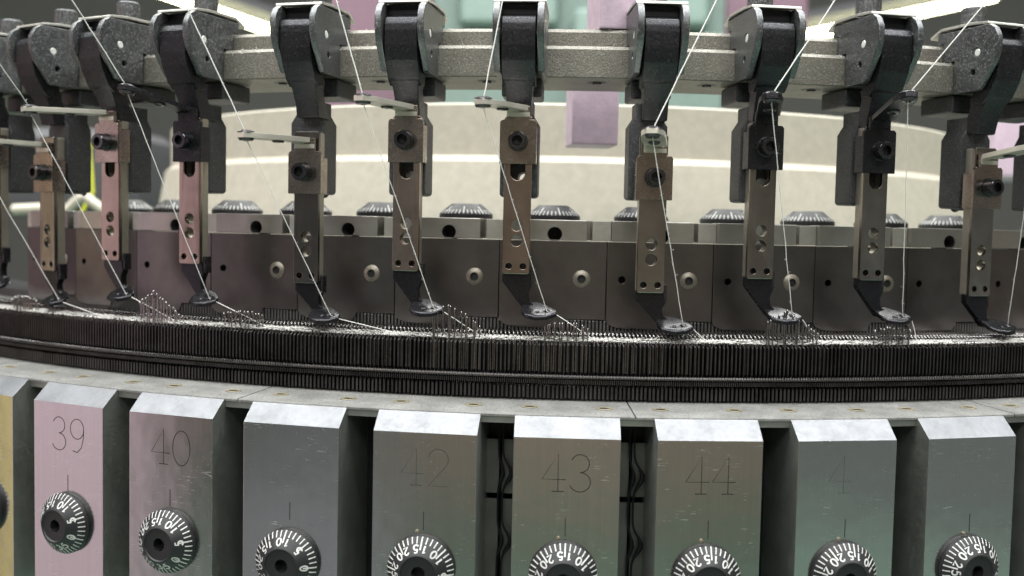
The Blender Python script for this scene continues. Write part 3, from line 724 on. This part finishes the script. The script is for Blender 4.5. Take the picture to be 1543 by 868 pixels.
def feeder_base(low):
    """everything except the thread arm; local origin on R 370, x to the right, y inward, z up"""
    r = empty('yarn_feeder'); dz = -4.8 if low else 0.0
    chk = [(-6.5, 66), (-8.8, 64.6), (-10.4, 61.8), (-10.4, 57.5), (-9.0, 54), (-3.6, 46.6), (-2.6, 46), (7.6, 46), (7.6, 56.4), (12.8, 56.4), (12.8, 62.6), (15.6, 62.6), (15.6, 66)]
    for s in (-1, 1):
        bm = bmesh.new(); pierced(bm, chk[::-1], [circ(-2.0, 57.8, 1.25, 14), circ(-.6, 51.8, .95, 12)], s * 5.45, s * 7.5, 'yz', .35)
        c = finish(bm, 'cheek_plate', 'cheek', r)
        bm = bmesh.new(); lathe(bm, [(1.2, -7.0), (1.2, 7.2), (1.0, 7.35)], 'z', n=14)
        for v in bm.verts: v.co = Vector((v.co.z * s, v.co.x - 2.0, v.co.y + 57.8))
        finish(bm, 'pin', 'pin', c) if s > 0 else finish(bm, 'pin', 'pin', c)
    bm = bmesh.new()
    prism(bm, [(-6.4, 66.0), (-6.2, 66.8), (1, 67.6), (14, 67.8), (19, 65.6), (18.6, 64.8), (13.8, 66.9), (1, 66.7)], -7.6, 7.6, 'yz', .2)
    finish(bm, 'strap_plate', 'zinc', r)
    bm = bmesh.new(); box(bm, -5.4, 5.4, -3.6, 15.4, 62.6, 66.0, .3); finish(bm, 'gap_shade_block', 'recess', r)  # dark block added to blacken the shaded gap between the cheeks
    bm = bmesh.new(); lathe(bm, [(3.7, 68), (3.9, 68.4), (3.9, 73.4), (3.5, 74.0)], 'z', loc=(0, 8, 0), n=56, rfun=lambda i, k: 1 - (.03 if i % 2 else 0))
    finish(bm, 'thumb_screw', 'cheek', r)
    # lever: rolled head, long face running back to the neck
    bm = bmesh.new()
    pf = [(-8.6, 57.5), (-8.5, 59.6), (-7.6, 61.4), (-5.8, 62.2), (2, 62.2), (2, 42.5), (-2.2, 42.0), (-4.6, 44), (-7.4, 49), (-8.4, 53)]
    prism(bm, pf[::-1], -4.95, 4.95, 'yz', .35)
    nb = bmesh.new(); zz = [(44.5, 4.8, -4.6, 3), (41.5, 4.0, -2.5, 3.5), (37.5, 3.75, -0.6, 5.5), (33.0, 3.75, 0.6, 9)]
    rows = [[nb.verts.new(p) for p in ((-w, y0, z), (w, y0, z), (w, y1, z), (-w, y1, z))] for z, w, y0, y1 in zz]
    for A, B in zip(rows, rows[1:]):
        for i in range(4): j = (i + 1) % 4; nb.faces.new((A[i], A[j], B[j], B[i]))
    nb.faces.new(rows[0]); nb.faces.new(rows[-1][::-1]); bmesh.ops.recalc_face_normals(nb, faces=nb.faces); bev(nb, .4); merge(bm, nb)
    finish(bm, 'lever_arm', 'black', r)
    # jaw under the rail
    bm = bmesh.new(); box(bm, -6.2, 6.2, 9, 24, 40.4, 46.0, .9, 3); finish(bm, 'clamp_jaw', 'wing', r)
    # stop wing behind the strip, shoulders sloping up to the neck
    bm = bmesh.new()
    out = [(-5.8, 10.4), (-5.4, 9.7), (-4.6, 9.4), (4.6, 9.4), (5.4, 9.7), (5.8, 10.4), (5.8, 31.6), (3.9, 34.6), (3.9, 38.5), (-3.9, 38.5), (-3.9, 34.6), (-5.8, 31.6)]
    pierced(bm, out, [circ(1.3, 15.4 + dz, 1.7, 18)], 4.6, 14.0, 'xz', .5)
    finish(bm, 'stop_wing', 'wing', r)
    # perforated carrier strip
    slot = [(2.2 * math.cos(math.radians(a)) + 0, 16.6 + dz + 2.2 * math.sin(math.radians(a))) for a in range(180, 361, 20)] + [(2.2, 28 + dz), (-2.2, 28 + dz)]
    bm = bmesh.new(); pierced(bm, rrect(-4.15, 4.15, -13.8 + dz, 33.5 + dz, .7, 3), [slot, circ(0, 0.9 + dz, 1.72, 20), circ(0, -3.7 + dz, 1.72, 20), circ(-2.15, -11.4 + dz, .95, 12), circ(2.15, -11.4 + dz, .95, 12)], 0, 1.5, 'xz', .22)
    finish(bm, 'carrier_strip', 'strip', r)
    bm = bmesh.new(); pierced(bm, rrect(-4.0, 4.0, -13.5 + dz, 33.3 + dz, .5, 3), [[(x * 1.15, z - .2) for x, z in slot], circ(0, 0.9 + dz, 1.95, 20), circ(0, -3.7 + dz, 1.95, 20), circ(-2.15, -11.4 + dz, 1.1, 12), circ(2.15, -11.4 + dz, 1.1, 12)], 1.55, 4.5, 'xz', .15)
    finish(bm, 'strip_back', 'side', r)
    # shoe: neck, slanting web and foot with the thread holes
    bm = bmesh.new()
    web = [(-4.1, -13.4 + dz), (-4.2, -16.0 + dz), (0.9, -22.5 + dz * .72), (3.2, -25.2 + dz * .72), (5.5, -25.4 + dz * .72), (8.2, -24.8 + dz * .72), (4.3, -22.0 + dz * .72), (3.9, -19.5 + dz * .8), (4.9, -17 + dz), (4.2, -13.4 + dz)]
    prism(bm, web, 1.0, 3.6, 'xz', .45)
    zf = -25.0 + dz * .72
    ft = [(2.0, 3.5), (2.2, -2.2), (3.4, -4.4), (6.5, -5.6), (10.0, -5.2), (12.8, -3.0), (12.4, -1.0), (9.5, 1.6), (7, 3.2)]
    fb = bmesh.new(); pierced(fb, ft, [circ(9.8, -2.2, .62, 12), circ(7.0, -3.0, .4, 8)], -.75, .75, 'xy', .45)
    for v in fb.verts:
        v.co.z += zf + .3 + (v.co.y + 1) * .42
    merge(bm, fb); box(bm, -3.9, 3.9, 2.2, 3.4, -14 + dz, -9.6 + dz); finish(bm, 'guide_shoe', 'shoe', r, ang=50)  # last box: black tongue added so the strip's small holes look dark
    # rounded spur beside the shoe's neck
    bm = bmesh.new(); box(bm, 4.3, 5.3, 1.4, 4.4, -16.8 + dz, -11.2 + dz, .4); finish(bm, 'side_spring', 'screw', r)
    return r
def thread_arm(r, i, low):
    dz = -9.9 if low else 0.0; mat = 'black' if i in DARK else 'nickel'
    # slider clamp: folded plate over the strip
    bm = bmesh.new()
    out = [(-5.5, 19.2), (5.5, 19.2), (5.5, 31.6), (4.9, 32.4), (3.5, 32.4), (3.5, 36.4), (-3.5, 36.4), (-3.5, 32.4), (-4.9, 32.4), (-5.5, 31.6)]
    prism(bm, [(x, z + dz) for x, z in out], -1.5, -.25, 'xz', .22)
    box(bm, -5.48, -4.35, -.9, 3.6, 19.3 + dz, 30.5 + dz, .25); box(bm, 4.35, 5.48, -.9, 3.6, 19.3 + dz, 30.5 + dz, .25)
    c = finish(bm, 'slider_clamp', 'clamp' if mat == 'nickel' else mat, r)
    socket_screw(r, 0, -1.5, 25.9 + dz)
    a, z = ARM[i]; zb = 35.2 + dz
    # arm: bends out of the clamp and runs towards the thread
    tip = Vector((-a, -24, z)); d = Vector((-a, -22, z - zb)).normalized(); st = Vector((0, -2.2, zb + .4))
    pts = [Vector((0, -.9, zb - 2)), Vector((0, -.9, zb - .6)), Vector((-.1, -1.3, zb + .2)), st + d * .6]
    n = 9
    for k in range(1, n + 1): pts.append(st.lerp(tip + d * 2.4, k / n))
    s2 = d.cross(Vector((0, 0, 1))).normalized(); sx = Vector((1, 0, 0))
    sides = [sx, sx, sx.lerp(s2, .4), s2.copy()] + [s2.copy()] * n
    hwid = [3.4, 3.4, 3.4, 3.4] + [3.4] * (n - 3) + [3.3, 2.8, 1.5]
    bm = bmesh.new(); ribbon(bm, pts, hwid, sides, 1.5); bmesh.ops.recalc_face_normals(bm, faces=bm.faces); bev(bm, .25, 50)
    arm = finish(bm, 'thread_arm', mat, r)
    for k, q in ((0, 0.0), (1, 12.5)):
        p = tip - d * q
        bm = bmesh.new()
        if k == 0: lathe(bm, [(.75, 1.5), (1.5, 1.55), (2.5, 1.1), (2.6, .8), (2.0, .55), (2.0, -.6), (2.3, -.9), (1.9, -1.5), (.8, -1.6), (.75, 1.5)], n=24, cap=False)
        else: lathe(bm, [(.7, 1.1), (1.9, 1.0), (2.0, .6), (1.7, .5), (1.7, -.6), (1.9, -.8), (1.5, -1.15), (.7, -1.15), (.7, 1.1)], n=20, cap=False)
        o = finish(bm, 'eyelet', 'ceramic', arm, recalc=True); o.location = tuple(S * v for v in p)
        q3 = Vector((0, 0, 1)).rotation_difference(s2.cross(d).normalized() * (1 if s2.cross(d).z > 0 else -1)); o.rotation_mode = 'QUATERNION'; o.rotation_quaternion = q3
    # lint caught on the head
    bm = bmesh.new()
    for k in range(16):
        x = random.choice((-1, 1)) * random.uniform(5.5, 7.6); y = random.uniform(-9, 2); zz = 65 + random.uniform(0.6, 1.2) if y > -6 else 60
        p = Vector((x, y, zz)); v = Vector((random.uniform(-1, 1), random.uniform(-1, 1), random.uniform(-.2, 1.2)))
        tube(bm, [p, p + v * .6, p + v * 1.1 + Vector((random.uniform(-.6, .6), random.uniform(-.6, .6), random.uniform(-.6, .3)))], .05, 3)
    tag(finish(bm, 'lint', 'lint', r), kind='stuff')
    return tip
high = feeder_base(False); lowf = feeder_base(True); index_children()
FL = {0: 'yarn feeder cut off by the left edge, only its stop wing in frame',
      1: 'yarn feeder at the far left with a low-set clamp and an arm leaving the frame', 2: 'yarn feeder second from the left with nickel arm and pinkish strip',
      3: 'yarn feeder third from the left with a black clamp and black thread arm', 4: 'yarn feeder fourth from the left, low-set nickel clamp and dark strip',
      5: 'bronze coloured yarn feeder left of the centre one, nickel arm pointing left', 6: 'bronze coloured yarn feeder at the centre, just left of the lilac post',
      7: 'yarn feeder just right of the lilac post, low-set nickel clamp', 8: 'yarn feeder fourth from the right with black clamp, its black eyelet directly above the screw',
      9: 'yarn feeder with black clamp, its black eyelet reaching out to the right', 10: 'low-set nickel yarn feeder nearest the right edge, its arm leaving the frame to the right',
      11: 'yarn feeder cut off by the right edge, only part of its head in frame'}
TIPS = {}; FE = {}
for i in range(0, 12):
    src = lowf if i in LOW else high
    first = (i == 1 and src is lowf) or (i == 0 and src is high)
    r = src if first else copy_tree(src)
    r.location = tuple(S * q for q in on_ring(370, FT[i])); r.rotation_euler = (0, 0, FT[i])
    tag(r, FL[i], 'yarn feeder', 'yarn feeders along the rail'); FE[i] = r
    for ch in r.children:
        if ch.name.startswith('carrier_strip') and i in (1, 4, 8, 9, 10):
            ch.material_slots[0].link = 'OBJECT'; ch.material_slots[0].material = M['strip_dark' if i == 4 else 'strip_grey']
        if ch.name.startswith('stop_wing'): ch.location.x = S * {2: -1.0, 3: -1.8, 4: -2.0, 5: -1.1, 7: -1.2}.get(i, 0)
for i in range(0, 12): TIPS[i] = thread_arm(FE[i], i, i in LOW)

# ------------------------------------------------------------------ yarns
def wl(i, p):
    t = FT[i]; x, y, z = p; R = 370 - y
    return Vector((R * math.sin(t) + x * math.cos(t), -R * math.cos(t) + x * math.sin(t), z))
TOP = {2: (18.4, -57.3, 45.6), 3: (-1.8, -48.5, 61.7), 4: (-18.5, -37.3, 59.6), 5: (-13.5, -26.8, 63.3), 6: (-3.6, -20.1, 64.2), 7: (13.3, -19.2, 65.5), 8: (11.0, -22.8, 66.2), 9: (13.5, -31.2, 67.1), 1: (-30, -30, 70), 10: (30, -30, 72)}
KN_T = {1: -0.4275, 2: -0.338, 3: -0.247, 4: -0.134, 5: -0.062, 6: 0.028, 7: 0.119, 8: 0.212, 9: 0.304, 10: 0.395}
ORD = {1: 'leftmost', 2: 'second', 3: 'third', 4: 'fourth', 5: 'fifth', 6: 'sixth', 7: 'seventh', 8: 'eighth', 9: 'ninth', 10: 'tenth'}
YL = {1: 'white yarn slanting down to the leftmost shoe', 2: 'white yarn slanting across the pinkish strip second from the left', 3: 'white yarn passing the black eyelet of the third feeder from the left',
      4: 'white yarn crossing the dark low strip of the fourth feeder', 5: 'white yarn crossing the bronze strip left of centre', 6: 'white yarn crossing the centre bronze strip',
      7: 'white yarn passing the nickel eyelet just right of the lilac post', 8: 'white yarn hanging right of the eighth strip, through a black eyelet above the screw',
      9: 'white yarn hanging in front of the button screw right of the ninth strip', 10: 'white yarn near the right edge slanting down to the last shoe'}
for i in range(1, 11):
    low = i in LOW; dz = -4.8 * .72 if low else 0
    tip = TIPS[i]; e = wl(i, (tip.x, tip.y, tip.z + .6)); e2 = wl(i, (tip.x + .1, tip.y + .2, tip.z - 1.5))
    top = wl(i, TOP[i]); top = e + (top - e) * 1.35
    hole = wl(i, (9.8, -2.2, -24.6 + dz)); edge = wl(i, (12.9, -2.4, -25.6 + dz)); k = Vector(on_ring(373.6, KN_T[i], -32.2))
    pts = []
    for a, b, n in ((top, e, 10), (e, e2, 1), (e2, hole, 14), (hole, edge, 2), (edge, k, 5)):
        for q in range(n): pts.append(a.lerp(b, q / n))
    pts.append(k)
    for q in range(1, len(pts) - 1):
        if q not in (10, 11, 25): pts[q] = pts[q] + Vector((random.uniform(-.09, .09), random.uniform(-.09, .09), 0))
    bm = bmesh.new(); tube(bm, pts, [0.17 if q < 11 else 0.125 for q in range(len(pts))], 6)
    for q in range(34):                       # stray fibres
        a = random.choice(pts[:25]); v = Vector((random.uniform(-1, 1), random.uniform(-1, 1), random.uniform(-1, 1))) * .7
        tube(bm, [a, a + v * .5, a + v + Vector((random.uniform(-.3, .3), 0, random.uniform(-.3, .3)))], .03, 3)
    tag(finish(bm, 'yarn', 'yarn', ang=80), YL[i], 'yarn', 'yarns running down to the needles')

SC.cycles.max_bounces = 6
